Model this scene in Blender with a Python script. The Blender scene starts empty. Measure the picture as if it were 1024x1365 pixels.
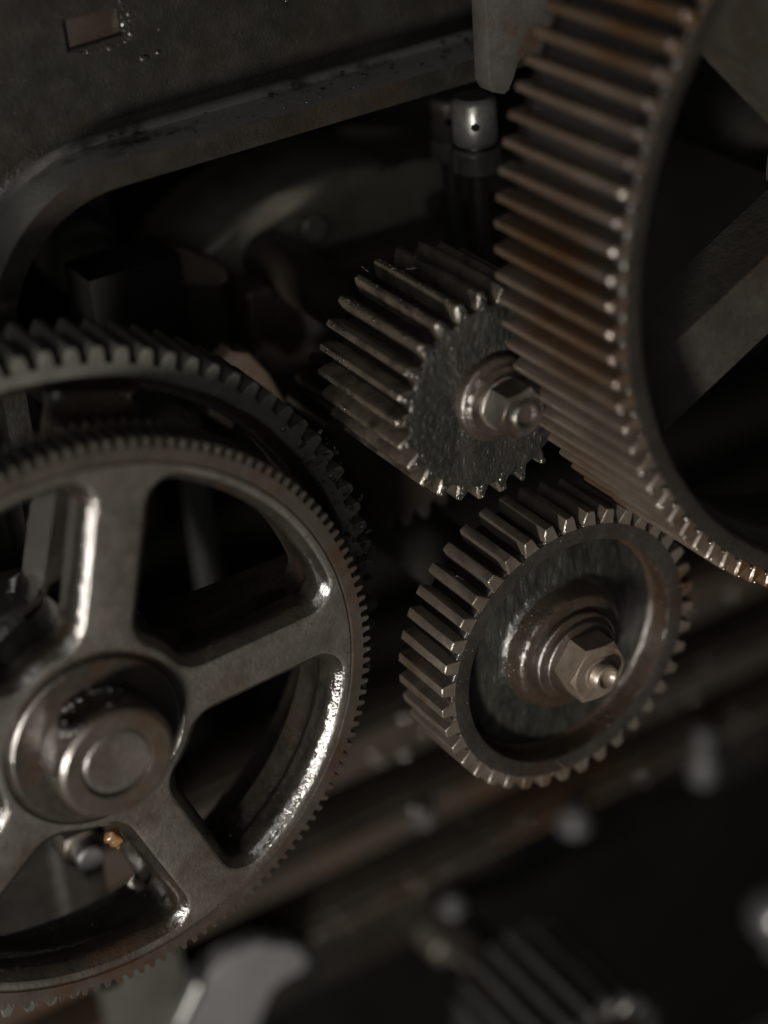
import bpy, bmesh, math, random
from mathutils import Vector, Matrix, noise

random.seed(7)
U = 0.001                      # all shapes below are written in millimetres
R = math.radians
SC = bpy.context.scene
COL = SC.collection

# ------------------------------------------------------------------ camera
cam_d = bpy.data.cameras.new('camera')
cam = bpy.data.objects.new('camera', cam_d)
COL.objects.link(cam)
c_right = Vector((0.84163298, -0.53536192, -0.07100377))
c_up = Vector((0.32807211, 0.40240524, 0.85465707))
c_fwd = Vector((0.42897856, 0.74260194, -0.51431484))
m = Matrix.Identity(4)
for i in range(3):
    m[i][0], m[i][1], m[i][2] = c_right[i], c_up[i], -c_fwd[i]
m[0][3], m[1][3], m[2][3] = -0.36257, -0.48956, 0.43427
cam.matrix_world = m
cam_d.sensor_fit = 'VERTICAL'
cam_d.sensor_height = 36.0
cam_d.sensor_width = 27.0
cam_d.lens = 2525.1 / 1365 * 36.0
cam_d.clip_start = 0.02
cam_d.clip_end = 20
cam_d.dof.use_dof = True
cam_d.dof.focus_distance = 0.712
cam_d.dof.aperture_fstop = 2.7
SC.camera = cam

# ------------------------------------------------------------------ light
world = bpy.data.worlds.new('World')
SC.world = world
world.use_nodes = True
bg = world.node_tree.nodes['Background']
bg.inputs[0].default_value = (1.0, 0.98, 0.95, 1)
bg.inputs[1].default_value = 0.018

def lamp(name, loc, target, power, sx, sy, color):
    l = bpy.data.lights.new(name, 'AREA')
    l.shape = 'RECTANGLE'
    l.size, l.size_y = sx, sy
    l.energy = power
    l.color = color
    o = bpy.data.objects.new(name, l)
    COL.objects.link(o)
    o.location = loc
    d = Vector(target) - Vector(loc)
    o.rotation_euler = d.to_track_quat('-Z', 'Y').to_euler()
    return o
# work lamp to the left in front of the machine, lower than the camera
lamp('work_lamp', (-0.90, -0.79, -0.14), (-0.06, 0.04, 0.05), 18.5, 0.13, 0.17, (1.0, 0.93, 0.84))
# weak fill lamp added high on the left to brighten the parts behind
lamp('fill_light', (-1.1, -1.25, 0.75), (0, 0.1, 0.1), 6.0, 0.7, 0.9, (1.0, 0.98, 0.95))

SC.view_settings.view_transform = 'Standard'
SC.view_settings.look = 'None'
SC.view_settings.exposure = 0.0
SC.view_settings.gamma = 1.0

# ------------------------------------------------------------------ materials
def mat(name, c1, c2, metallic=0.4, rough=0.42, rough_var=0.15, scale=55, bump=0.25, bscale=900,
        coat=0.3, coat_rough=0.2, stain=None, stain_amt=0.5, stain_scale=28, streak=1.0, bdist=0.0004,
        spec=0.5, big_bump=0.0, dust=None, dust_scale=40, dust_lo=0.52):
    if metallic < 0.9:         # base colours scaled down evenly so highlights stand out
        c1, c2 = tuple(v * 0.6 for v in c1), tuple(v * 0.6 for v in c2)
        stain = tuple(v * 0.6 for v in stain) if stain else None
        dust = tuple(v * 0.6 for v in dust) if dust else None
    M = bpy.data.materials.new(name)
    M.use_nodes = True
    nt = M.node_tree
    N, L = nt.nodes, nt.links
    b = N['Principled BSDF']
    geo = N.new('ShaderNodeNewGeometry')
    mp = N.new('ShaderNodeMapping'); mp.vector_type = 'POINT'
    mp.inputs['Scale'].default_value = (1, 1, 1 / streak)
    L.new(geo.outputs['Position'], mp.inputs['Vector'])
    def nz(sc, det=4, ro=0.6, src=mp):
        n = N.new('ShaderNodeTexNoise'); n.inputs['Scale'].default_value = sc
        n.inputs['Detail'].default_value = det; n.inputs['Roughness'].default_value = ro
        L.new(src.outputs[0], n.inputs['Vector']); return n
    def ramp(src, lo, hi):
        r = N.new('ShaderNodeMapRange'); r.inputs['From Min'].default_value = lo; r.inputs['From Max'].default_value = hi
        L.new(src.outputs[0], r.inputs['Value']); return r
    def mix(fac, a, bcol):
        x = N.new('ShaderNodeMix'); x.data_type = 'RGBA'
        L.new(fac.outputs[0], x.inputs[0])
        if isinstance(a, tuple): x.inputs[6].default_value = (*a, 1)
        else: L.new(a.outputs[2], x.inputs[6])
        if isinstance(bcol, tuple): x.inputs[7].default_value = (*bcol, 1)
        else: L.new(bcol.outputs[2], x.inputs[7])
        return x
    n1 = nz(scale, 6, 0.65)
    f1 = ramp(n1, 0.36, 0.64)
    colr = mix(f1, c1, c2)
    n3 = nz(scale * 9, 3, 0.7)
    f3 = ramp(n3, 0.56, 0.72)
    f3m = N.new('ShaderNodeMath'); f3m.operation = 'MULTIPLY'; f3m.inputs[1].default_value = 0.5
    L.new(f3.outputs[0], f3m.inputs[0])
    colr = mix(f3m, colr, tuple(v * 0.45 for v in c1))
    if stain:
        ns = nz(stain_scale, 5, 0.6)
        fs = ramp(ns, 0.60 - 0.22 * stain_amt, 0.78 - 0.22 * stain_amt)
        colr = mix(fs, colr, stain)
    if dust:
        nd = nz(dust_scale, 6, 0.7)
        fd = ramp(nd, dust_lo, dust_lo + 0.10)
        up = N.new('ShaderNodeSeparateXYZ'); L.new(geo.outputs['Normal'], up.inputs[0])
        fu = N.new('ShaderNodeMapRange'); fu.inputs['From Min'].default_value = 0.5; fu.inputs['From Max'].default_value = 0.9
        L.new(up.outputs[2], fu.inputs['Value'])
        fm = N.new('ShaderNodeMath'); fm.operation = 'MULTIPLY'
        L.new(fd.outputs[0], fm.inputs[0]); L.new(fu.outputs[0], fm.inputs[1])
        colr = mix(fm, colr, dust)
    L.new(colr.outputs[2], b.inputs['Base Color'])
    b.inputs['Metallic'].default_value = metallic
    b.inputs['Specular IOR Level'].default_value = spec
    n2 = nz(scale * 3.1, 4, 0.6)
    rr = N.new('ShaderNodeMapRange'); rr.inputs['From Min'].default_value = 0.3; rr.inputs['From Max'].default_value = 0.7
    rr.inputs['To Min'].default_value = max(0.05, rough - rough_var); rr.inputs['To Max'].default_value = min(1, rough + rough_var)
    L.new(n2.outputs[0], rr.inputs['Value']); L.new(rr.outputs[0], b.inputs['Roughness'])
    b.inputs['Coat Weight'].default_value = coat
    b.inputs['Coat Roughness'].default_value = coat_rough
    b.inputs['Coat IOR'].default_value = 1.7
    nb = nz(bscale, 3, 0.6)
    bp = N.new('ShaderNodeBump'); bp.inputs['Strength'].default_value = bump; bp.inputs['Distance'].default_value = bdist
    L.new(nb.outputs[0], bp.inputs['Height'])
    last = bp
    if big_bump:
        nb2 = nz(bscale * 0.28, 4, 0.6)
        bp2 = N.new('ShaderNodeBump'); bp2.inputs['Strength'].default_value = big_bump; bp2.inputs['Distance'].default_value = bdist * 3
        L.new(nb2.outputs[0], bp2.inputs['Height']); L.new(bp.outputs[0], bp2.inputs['Normal']); last = bp2
    L.new(last.outputs[0], b.inputs['Normal']); L.new(last.outputs[0], b.inputs['Coat Normal'])
    return M

M_cast = mat('oily_cast_iron', (0.066, 0.060, 0.052), (0.100, 0.090, 0.077), 0.10, 0.5, 0.12, 60, 0.8, 750,
             coat=1.0, coat_rough=0.06, stain=(0.048, 0.034, 0.023), stain_amt=0.35, big_bump=0.35)
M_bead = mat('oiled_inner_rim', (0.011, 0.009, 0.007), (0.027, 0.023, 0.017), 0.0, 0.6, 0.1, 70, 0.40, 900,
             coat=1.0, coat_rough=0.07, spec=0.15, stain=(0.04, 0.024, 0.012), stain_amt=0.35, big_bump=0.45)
M_gspoke = mat('dull_iron_arm', (0.045, 0.041, 0.034), (0.07, 0.064, 0.054), 0.1, 0.5, 0.1, 40, 0.5, 600, coat=0.4, coat_rough=0.2, stain=(0.045, 0.03, 0.02), stain_amt=0.45, big_bump=0.3)
M_rim = mat('rim_steel', (0.062, 0.053, 0.044), (0.088, 0.075, 0.061), 0.3, 0.42, 0.1, 70, 0.5, 1100,
            coat=0.6, coat_rough=0.14, stain=(0.075, 0.042, 0.024), stain_amt=0.5)
M_face = mat('idler_face', (0.040, 0.035, 0.030), (0.062, 0.055, 0.047), 0.3, 0.42, 0.12, 90, 0.6, 1000,
              coat=0.5, coat_rough=0.14, stain=(0.05, 0.03, 0.018), stain_amt=0.3, big_bump=0.2)
M_idler = mat('idler_steel', (0.145, 0.125, 0.104), (0.215, 0.184, 0.150), 0.35, 0.40, 0.12, 90, 0.5, 1100,
              coat=0.5, coat_rough=0.12, stain=(0.10, 0.055, 0.03), stain_amt=0.35)
M_pinion = mat('pinion_steel', (0.135, 0.115, 0.090), (0.23, 0.195, 0.150), 0.4, 0.36, 0.12, 120, 0.6, 1300,
               coat=0.8, coat_rough=0.10, stain=(0.05, 0.042, 0.034), stain_amt=0.55, stain_scale=90)
M_grease = mat('black_green_grease', (0.007, 0.007, 0.006), (0.024, 0.024, 0.019), 0.0, 0.45, 0.12, 480, 1.0, 1100,
               coat=0.25, coat_rough=0.22, streak=1.6, big_bump=0.5, stain=(0.034, 0.033, 0.027), stain_amt=0.5, stain_scale=70)
M_greyback = mat('grey_grease', (0.075, 0.075, 0.064), (0.115, 0.114, 0.098), 0.1, 0.5, 0.1, 90, 0.5, 900, coat=0.2, coat_rough=0.3)
M_rust = mat('rusty_big_gear', (0.125, 0.096, 0.074), (0.190, 0.152, 0.120), 0.3, 0.40, 0.1, 45, 0.4, 800,
             coat=0.6, coat_rough=0.12, stain=(0.115, 0.056, 0.020), stain_amt=0.8, stain_scale=13)
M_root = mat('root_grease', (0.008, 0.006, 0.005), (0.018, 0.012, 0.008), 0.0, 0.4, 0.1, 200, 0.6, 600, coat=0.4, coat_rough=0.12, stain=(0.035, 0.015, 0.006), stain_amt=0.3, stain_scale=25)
M_drop = mat('pale_wet_grease', (0.11, 0.105, 0.10), (0.20, 0.19, 0.18), 0.5, 0.3, 0.06, 150, 0.3, 700, coat=1.0, coat_rough=0.1)
M_glint = mat('glint_bead_metal', (0.42, 0.40, 0.37), (0.62, 0.60, 0.57), 1.0, 0.2, 0.05, 120, 0.0, 900, coat=0.0)  # bright metal for beads that imitate glints
M_wetgrease = mat('wet_black_grease', (0.020, 0.019, 0.016), (0.045, 0.042, 0.034), 0.1, 0.4, 0.1, 200, 0.4, 900, coat=1.0, coat_rough=0.09)
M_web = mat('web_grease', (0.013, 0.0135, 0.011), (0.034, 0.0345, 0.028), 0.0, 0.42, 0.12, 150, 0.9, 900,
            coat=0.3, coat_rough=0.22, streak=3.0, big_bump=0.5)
M_hub = mat('dark_oiled_hub', (0.042, 0.031, 0.023), (0.072, 0.055, 0.040), 0.25, 0.42, 0.1, 130, 0.5, 1200,
            coat=0.7, coat_rough=0.12, stain=(0.06, 0.032, 0.016), stain_amt=0.5, stain_scale=50, big_bump=0.3)
M_flange = mat('dark_flange', (0.026, 0.021, 0.016), (0.044, 0.036, 0.028), 0.15, 0.45, 0.1, 90, 0.5, 900,
               coat=0.8, coat_rough=0.09, stain=(0.04, 0.02, 0.01), stain_amt=0.5, stain_scale=45, big_bump=0.2)
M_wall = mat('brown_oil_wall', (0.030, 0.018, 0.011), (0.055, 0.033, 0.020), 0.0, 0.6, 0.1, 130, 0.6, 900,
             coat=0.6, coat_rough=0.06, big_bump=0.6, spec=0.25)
M_castbg = mat('grey_green_casting', (0.12, 0.114, 0.094), (0.17, 0.16, 0.13), 0.1, 0.5, 0.1, 30, 0.4, 600, coat=0.15, stain=(0.05, 0.032, 0.02), stain_amt=0.4, stain_scale=14)
M_collar = mat('collar_steel', (0.075, 0.064, 0.053), (0.105, 0.090, 0.074), 0.35, 0.38, 0.1, 90, 0.35, 1000,
               coat=0.6, coat_rough=0.14, stain=(0.08, 0.05, 0.03), stain_amt=0.4, stain_scale=50)
M_bronze = mat('brown_oiled_steel', (0.23, 0.183, 0.142), (0.33, 0.268, 0.21), 0.4, 0.42, 0.1, 110, 0.3, 1200,
               coat=0.3, coat_rough=0.2, stain=(0.12, 0.07, 0.035), stain_amt=0.4, stain_scale=60)
M_nut = mat('worn_nut_steel', (0.16, 0.145, 0.125), (0.26, 0.235, 0.20), 0.5, 0.42, 0.1, 160, 0.35, 1500,
            coat=0.2, coat_rough=0.25, stain=(0.11, 0.07, 0.04), stain_amt=0.4, stain_scale=90)
M_frame = mat('frame_paint', (0.016, 0.0155, 0.0125), (0.026, 0.0235, 0.019), 0.1, 0.42, 0.12, 30, 0.7, 800,
              coat=0.45, coat_rough=0.16, stain=(0.034, 0.023, 0.016), stain_amt=0.5, stain_scale=14, big_bump=0.2,
              dust=(0.36, 0.355, 0.33), dust_scale=16, dust_lo=0.34)
M_dark = mat('dark_iron', (0.018, 0.0165, 0.014), (0.03, 0.027, 0.022), 0.2, 0.5, 0.1, 30, 0.4, 600,
             coat=0.15, coat_rough=0.3, stain=(0.03, 0.018, 0.011), stain_amt=0.5, stain_scale=12)
M_railm = mat('rail_iron', (0.055, 0.045, 0.035), (0.082, 0.066, 0.052), 0.1, 0.5, 0.1, 30, 0.3, 400, coat=0.3, stain=(0.09, 0.05, 0.028), stain_amt=0.5, stain_scale=10)
M_black = mat('unlit_black', (0.006, 0.0055, 0.005), (0.009, 0.008, 0.007), 0.0, 0.7, 0.1, 10, 0.2, 200, coat=0.0, spec=0.2)  # near-black colour standing in for unlit depth
M_brown = mat('brown_iron', (0.034, 0.023, 0.016), (0.05, 0.034, 0.024), 0.1, 0.5, 0.1, 40, 0.3, 600, coat=0.2)
M_tan = mat('tan_brass_block', (0.085, 0.060, 0.044), (0.12, 0.088, 0.066), 0.1, 0.5, 0.1, 40, 0.3, 600, coat=0.1)
M_bright = mat('bright_steel', (0.30, 0.30, 0.30), (0.42, 0.42, 0.43), 0.7, 0.32, 0.08, 90, 0.2, 900, coat=0.1)
M_shaft = mat('dull_shaft', (0.085, 0.083, 0.078), (0.12, 0.117, 0.11), 0.2, 0.45, 0.08, 40, 0.2, 600, coat=0.2)
M_lever = mat('lever_grey', (0.19, 0.19, 0.195), (0.23, 0.23, 0.235), 0.0, 0.5, 0.08, 40, 0.2, 600, coat=0.05)
M_grey = mat('grey_paint', (0.11, 0.11, 0.108), (0.14, 0.14, 0.137), 0.0, 0.5, 0.08, 40, 0.2, 600, coat=0.05)
M_cup = mat('cup_steel', (0.13, 0.128, 0.122), (0.19, 0.187, 0.18), 0.6, 0.34, 0.08, 90, 0.2, 900, coat=0.1)
M_brk = mat('bracket_steel', (0.065, 0.062, 0.057), (0.092, 0.088, 0.082), 0.1, 0.5, 0.1, 60, 0.4, 700, coat=0.2, stain=(0.07, 0.04, 0.025), stain_amt=0.4, stain_scale=40)
M_pnut = mat('dark_nut_steel', (0.085, 0.074, 0.062), (0.13, 0.115, 0.097), 0.5, 0.34, 0.1, 160, 0.4, 1300,
             coat=0.5, coat_rough=0.12, stain=(0.06, 0.036, 0.02), stain_amt=0.4, stain_scale=90)
M_amber = mat('amber_grease', (0.12, 0.045, 0.010), (0.34, 0.20, 0.09), 0.0, 0.3, 0.1, 260, 0.4, 700, coat=0.5, coat_rough=0.1)
M_hole = mat('hole_shade', (0.004, 0.004, 0.004), (0.006, 0.005, 0.005), 0.0, 0.8, 0.1, 90, 0.2, 700, coat=0.0, spec=0.05)  # near-black that paints the shade inside holes
M_lint = mat('pale_lint', (0.25, 0.22, 0.18), (0.3, 0.27, 0.22), 0.0, 0.7, 0.1, 90, 0.0, 700, coat=0.0)

# ------------------------------------------------------------------ helpers
def link(name, me, material, parent=None, loc=(0, 0, 0), sharp=35):
    if material is not None:
        me.materials.clear(); me.materials.append(material)
    o = bpy.data.objects.new(name, me)
    COL.objects.link(o)
    o.parent = parent
    o.location = [v * U for v in loc]
    return o

def finish(me, sharp=35):
    for p in me.polygons: p.use_smooth = True
    me.set_sharp_from_angle(angle=R(sharp))
    me.update()
    return me

def mesh(name, V, F, sharp=35):
    me = bpy.data.meshes.new(name)
    me.from_pydata([(v[0] * U, v[1] * U, v[2] * U) for v in V], [], F)
    bm = bmesh.new(); bm.from_mesh(me)
    bmesh.ops.recalc_face_normals(bm, faces=bm.faces[:])
    bm.to_mesh(me); bm.free()
    return finish(me, sharp)

def from_bm(name, bm, sharp=35):
    bmesh.ops.recalc_face_normals(bm, faces=bm.faces[:])
    me = bpy.data.meshes.new(name)
    for v in bm.verts: v.co *= U
    bm.to_mesh(me); bm.free()
    return finish(me, sharp)

def lathe(name, prof, seg=96, axis='Y', disp=None, closed=False, sharp=35):
    """prof: (radius, along) ; revolve round the axis. r = 0 gives a pole."""
    V, F, rows = [], [], []
    for (r, y) in prof:
        if r < 1e-6:
            V.append((0, y, 0)); rows.append([len(V) - 1] * seg)
        else:
            row = []
            for i in range(seg):
                a = 2 * math.pi * i / seg
                dr, dy = disp(r, y, a) if disp else (0, 0)
                V.append(((r + dr) * math.cos(a), y + dy, (r + dr) * math.sin(a)))
                row.append(len(V) - 1)
            rows.append(row)
    pairs = list(zip(rows, rows[1:]))
    if closed: pairs.append((rows[-1], rows[0]))
    for A, B in pairs:
        for i in range(seg):
            j = (i + 1) % seg
            q = []
            for k in (A[i], A[j], B[j], B[i]):
                if k not in q: q.append(k)
            if len(q) > 2: F.append(q)
    if axis == 'Z': V = [(x, -z, y) for (x, y, z) in V]
    if axis == 'X': V = [(y, x, z) for (x, y, z) in V]
    return mesh(name, V, F, sharp)

def prism(name, poly, y0, y1, bev=0.0, bseg=2, both=True, sharp=35):
    """poly in (x, z), extruded from y0 (front) to y1 (back), outline edges bevelled."""
    bm = bmesh.new()
    a = [bm.verts.new((x, y0, z)) for x, z in poly]
    b = [bm.verts.new((x, y1, z)) for x, z in poly]
    n = len(poly)
    fa = bm.faces.new(a); fb = bm.faces.new(b[::-1])
    for i in range(n):
        j = (i + 1) % n
        bm.faces.new((a[i], b[i], b[j], a[j]))
    if bev:
        ed = list(fa.edges) + (list(fb.edges) if both else [])
        bmesh.ops.bevel(bm, geom=ed, offset=bev, segments=bseg, profile=0.5, affect='EDGES')
    return from_bm(name, bm, sharp)

def boxm(name, x0, x1, y0, y1, z0, z1, bev=0.8, seg=2):
    bm = bmesh.new()
    bmesh.ops.create_cube(bm, size=1)
    for v in bm.verts:
        v.co = Vector((x0 + (v.co.x + .5) * (x1 - x0), y0 + (v.co.y + .5) * (y1 - y0), z0 + (v.co.z + .5) * (z1 - z0)))
    if bev: bmesh.ops.bevel(bm, geom=bm.edges[:], offset=bev, segments=seg, profile=0.5, affect='EDGES')
    return from_bm(name, bm)

def boolean(me_a, me_b, name):
    oa = bpy.data.objects.new('tmp_a', me_a); ob = bpy.data.objects.new('tmp_b', me_b)
    COL.objects.link(oa); COL.objects.link(ob)
    md = oa.modifiers.new('b', 'BOOLEAN'); md.operation = 'DIFFERENCE'; md.object = ob; md.solver = 'EXACT'
    dg = bpy.context.evaluated_depsgraph_get()
    me = bpy.data.meshes.new_from_object(oa.evaluated_get(dg))
    bpy.data.objects.remove(oa); bpy.data.objects.remove(ob)
    me.name = name
    return finish(me, 30)

def thing(name, label, cat, loc=(0, 0, 0), group=None):
    o = bpy.data.objects.new(name, None)
    COL.objects.link(o)
    o.empty_display_size = 0.01
    o.location = [v * U for v in loc]
    o['label'] = label; o['category'] = cat
    if group: o['group'] = group
    return o

def tag(o, label, cat, group=None):
    o['label'] = label; o['category'] = cat
    if group: o['group'] = group
    return o

def fbm(x, y, z, f, o=4):
    return noise.fractal(Vector((x * f, y * f, z * f)), 1.0, 2.0, o, noise_basis='PERLIN_ORIGINAL')

# ---- gear teeth: one mesh per variant, each tooth an object of its own
def tooth_mesh(name, root, tip, hr, ht, y0, y1, cham=0.45, nst=5, jit=0.06, embed=1.2, rnd=0.35, mid=None, rec=0.12):
    if mid is None: mid = (hr + ht) / 2 + 0.12 * (hr - ht)
    h = tip - root
    half = [(root - embed, hr + 0.35), (root + 0.02 * h, hr + 0.1), (root + 0.22 * h, hr * 0.45 + mid * 0.55), (root + 0.55 * h, mid),
            (tip - rnd, ht + 0.12), (tip - rnd * 0.25, ht - rnd * 0.45), (tip, ht - rnd)]
    prof = half + [(r, -t) for r, t in half[::-1]]
    y0 += rec; y1 -= rec
    ys = [y0, y0 + cham] + [y0 + cham + (y1 - y0 - 2 * cham) * k / nst for k in range(1, nst)] + [y1 - cham, y1]
    V, F = [], []
    n = len(prof)
    for k, y in enumerate(ys):
        end = k in (0, len(ys) - 1)
        for i, (r, t) in enumerate(prof):
            j1, j2 = random.uniform(-jit, jit), random.uniform(-jit, jit)
            if r < root: j1 = j2 = 0
            if end:
                rr = r - (cham * 0.9 if r > root + 0.5 * h else 0)
                tt = t - math.copysign(min(abs(t) * 0.6, cham * 0.8), t) if r > root - 0.3 else t
            else: rr, tt = r, t
            V.append((rr + j1, y, tt + j2))
    for k in range(len(ys) - 1):
        for i in range(n):
            j = (i + 1) % n
            F.append((k * n + i, k * n + j, (k + 1) * n + j, (k + 1) * n + i))
    F.append(tuple(range(n))); F.append(tuple(range((len(ys) - 1) * n, len(ys) * n))[::-1])
    return mesh(name, V, F, 32)

def add_teeth(parent, N, phase, variants, material, wob=0.0):
    for me in variants:
        me.materials.clear(); me.materials.append(material)
    for i in range(N):
        o = bpy.data.objects.new('tooth', random.choice(variants))
        COL.objects.link(o); o.parent = parent
        o.rotation_euler = (0, -R(phase + 360.0 * i / N + random.uniform(-wob, wob)), 0)

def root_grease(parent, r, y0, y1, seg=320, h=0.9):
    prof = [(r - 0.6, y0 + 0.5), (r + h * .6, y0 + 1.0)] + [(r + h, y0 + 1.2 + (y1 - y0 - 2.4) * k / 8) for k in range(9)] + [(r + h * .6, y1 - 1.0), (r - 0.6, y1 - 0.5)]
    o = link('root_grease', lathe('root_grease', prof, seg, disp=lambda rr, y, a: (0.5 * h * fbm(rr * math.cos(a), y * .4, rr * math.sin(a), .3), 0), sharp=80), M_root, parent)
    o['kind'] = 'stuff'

def glint_beads(parent, N, phase, spots, y, size, material, side=1, chance=0.85):
    """metal beads added to make glints on the front corners of the teeth; spots: (radius, tangential offset)"""
    bm = bmesh.new()
    for i in range(N):
        a = R(phase + 360.0 * i / N)
        for (r, t) in spots:
            if random.random() > chance: continue
            s_ = size * random.uniform(.55, 1.15); tt = t + random.uniform(-.2, .2); rr = r + random.uniform(-.3, .3)
            blob(bm, (rr * math.cos(a) - tt * math.sin(a), y + random.uniform(-.15, .15), rr * math.sin(a) + tt * math.cos(a)), s_, s_, s_, 1, .2, i)
    o = link('oil_and_glint_drops', from_bm('oil_and_glint_drops', bm, 90), material, parent); o['kind'] = 'stuff'  # metallic beads added for the glints at the tooth corners

def rot(poly, ang):
    c, s = math.cos(R(ang)), math.sin(R(ang))
    return [(x * c - z * s, x * s + z * c) for x, z in poly]

def spoke_poly(r0, r1, hw, flare_out, flare_in, n=10, l_out=16, l_in=14):
    """tapered arm with flared ends, along +x"""
    side = []
    for i in range(n * 2 + 1):
        r = r0 + (r1 - r0) * i / (n * 2)
        w = hw
        if r > r1 - l_out: w += flare_out * (1 - math.sqrt(max(0, 1 - ((r - (r1 - l_out)) / l_out) ** 2)))
        if r < r0 + l_in: w += flare_in * (1 - math.sqrt(max(0, 1 - ((r0 + l_in - r) / l_in) ** 2)))
        side.append((r, w))
    return side + [(r, -w) for r, w in side[::-1]]

def hexagon(rc, phase):
    return [(rc * math.cos(R(phase + 60 * i)), rc * math.sin(R(phase + 60 * i))) for i in range(6)]

def nut_mesh(name, rc, y_front, y_back, phase, bore=0):
    """hexagon with the rounded 30-degree chamfer of a real nut on its front"""
    seg = 72
    apo = rc * math.cos(R(30))
    def rad(a):
        d = ((math.degrees(a) - phase) % 60) - 30
        return apo / math.cos(R(d))
    V, F, rows = [], [], []
    def ring(fn):
        row = []
        for i in range(seg):
            a = 2 * math.pi * i / seg + R(phase)
            r, y = fn(a)
            V.append((r * math.cos(a), y, r * math.sin(a))); row.append(len(V) - 1)
        rows.append(row)
    ring(lambda a: (rad(a) * 0.55, y_back))
    ring(lambda a: (rad(a) - 0.25, y_back))
    ring(lambda a: (rad(a), y_back - 0.3))
    ring(lambda a: (rad(a), y_front + 0.25 + max(0, (rad(a) - apo) * 0.42)))
    ring(lambda a: (apo - 0.35, y_front))
    ring(lambda a: (apo * 0.45, y_front + 0.05))
    for A, B in zip(rows, rows[1:]):
        for i in range(seg):
            j = (i + 1) % seg
            F.append((A[i], A[j], B[j], B[i]))
    F.append(tuple(rows[0])); F.append(tuple(rows[-1]))
    return mesh(name, V, F, 22)

def blob(bm, c, rx, ry, rz, sub=2, amp=0.35, seed=0):
    r = bmesh.ops.create_icosphere(bm, subdivisions=sub, radius=1)
    for v in r['verts']:
        n = noise.noise(v.co * 1.3 + Vector((seed * 3.1, seed * 1.7, seed)))
        k = 1 + amp * n
        v.co = Vector((c[0] + v.co.x * rx * k, c[1] + v.co.y * ry * k, c[2] + v.co.z * rz * k))

def tube(bm, pts, r, seg=5):
    prev = None
    n = len(pts)
    for i, p in enumerate(pts):
        p = Vector(p)
        d = (Vector(pts[min(i + 1, n - 1)]) - Vector(pts[max(i - 1, 0)])).normalized()
        a = d.orthogonal().normalized(); b = d.cross(a)
        rr = r * (0.5 if i in (0, n - 1) else 1)
        ring = [bm.verts.new(p + (a * math.cos(2 * math.pi * k / seg) + b * math.sin(2 * math.pi * k / seg)) * rr) for k in range(seg)]
        if prev:
            best = min(range(seg), key=lambda s: (ring[s].co - prev[0].co).length)
            ring = ring[best:] + ring[:best]
            for k in range(seg):
                j = (k + 1) % seg
                bm.faces.new((prev[k], prev[j], ring[j], ring[k]))
        else: bm.faces.new(ring[::-1])
        prev = ring
    bm.faces.new(prev)

# ==================================================================== THE SETTING: machine frame
FX, FZ = -161, 192
def rib_path(off):
    """inner edge of the frame opening, moved outwards by off"""
    P = [(130, FZ + 2 + off), (60, FZ + 1.5 + off), (-40, FZ + off), (-112, FZ - 1 + off)]
    cx, cz, r = -112, 142, 49
    for i in range(1, 15):
        a = R(90 + 90 * i / 14)
        P.append((cx + (r + off) * math.cos(a), cz + (r + off) * math.sin(a)))
    P += [(-162 - off, 60), (-165 - off, -60), (-168 - off, -170)]
    return P

frame = thing('side_casting', 'dark oily cast iron machine frame with a square slot, upper left behind the gears', 'machine frame', (0, 140, 0))
inner, outer = rib_path(0), rib_path(9)
ribm = prism('rib', inner + outer[::-1], -27, 4, 1.1, 3, sharp=40)
link('rib', ribm, M_frame, frame)
plate_poly = rib_path(4.5) + [(-330, -170), (-330, 380), (130, 380)]
pm = prism('plate', plate_poly, 0, 18, 0.0)
cut = prism('cut', [(-113.5, 234), (-91, 235), (-91, 246), (-113.5, 246)], -5, 3.5)
pm = boolean(pm, cut, 'plate')
link('plate', pm, M_frame, frame)
link('slot_floor', boxm('slot_floor', -112.9, -91.6, 2.9, 4.6, 234.6, 245.4, 0.2), M_brown, frame)
# cove weld between plate and rib
cove = []
V, F = [], []
pth = rib_path(8.6)
for (x, z), (x2, z2) in zip(pth, rib_path(16)):
    dx, dz = (x2 - x) / 7.4, (z2 - z) / 7.4
    for t in range(5):
        a = R(90 * t / 4)
        o_, y_ = 6.5 * (1 - math.sin(a)), -6.5 * (1 - math.cos(a))
        k = 1 + 0.25 * noise.noise(Vector((x * .06, z * .06, t)))
        V.append((x + dx * o_ * k, y_ * k - 0.05, z + dz * o_ * k))
for i in range(len(pth) - 1):
    for t in range(4):
        F.append((i * 5 + t, i * 5 + t + 1, (i + 1) * 5 + t + 1, (i + 1) * 5 + t))
link('cove', mesh('cove', V, F, 60), M_frame, frame)
# drips, chips and grease lumps on the frame
bm = bmesh.new()
for k in range(30):
    x, z = random.uniform(-165, 30), random.uniform(207, 300)
    if -118 < x < -86 and 230 < z < 250: continue
    s = random.uniform(0.25, 0.8)
    blob(bm, (x, -0.1, z), s, s * 0.5, s * random.uniform(.8, 1.8), 1, .3, k)
for k in range(70):
    x = random.uniform(-125, 55); s = random.uniform(0.25, 0.9)
    blob(bm, (x, random.uniform(-26, -3), 201.3 + (x + 112) * 0.016), s * 1.5, s, s * 0.5, 1, .4, k)
for k in range(34):
    x = -89.8 + random.uniform(-1.2, 2.5); s = random.uniform(.3, .9)
    blob(bm, (x, -0.2, random.uniform(233, 248)), s, s * .6, s, 1, .5, k)
for k in range(22):
    s = random.uniform(.3, .7)
    blob(bm, (random.uniform(-110, -90), -0.2, 233 + random.uniform(-1.2, .4)), s * 1.3, s * .5, s, 1, .5, k)
blob(bm, (-84, 0, 225.5), 2.0, 1.0, 1.3, 2, .3, 3); blob(bm, (-78.5, 0, 226.5), 1.1, .9, 1.0, 2, .3, 4)
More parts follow.
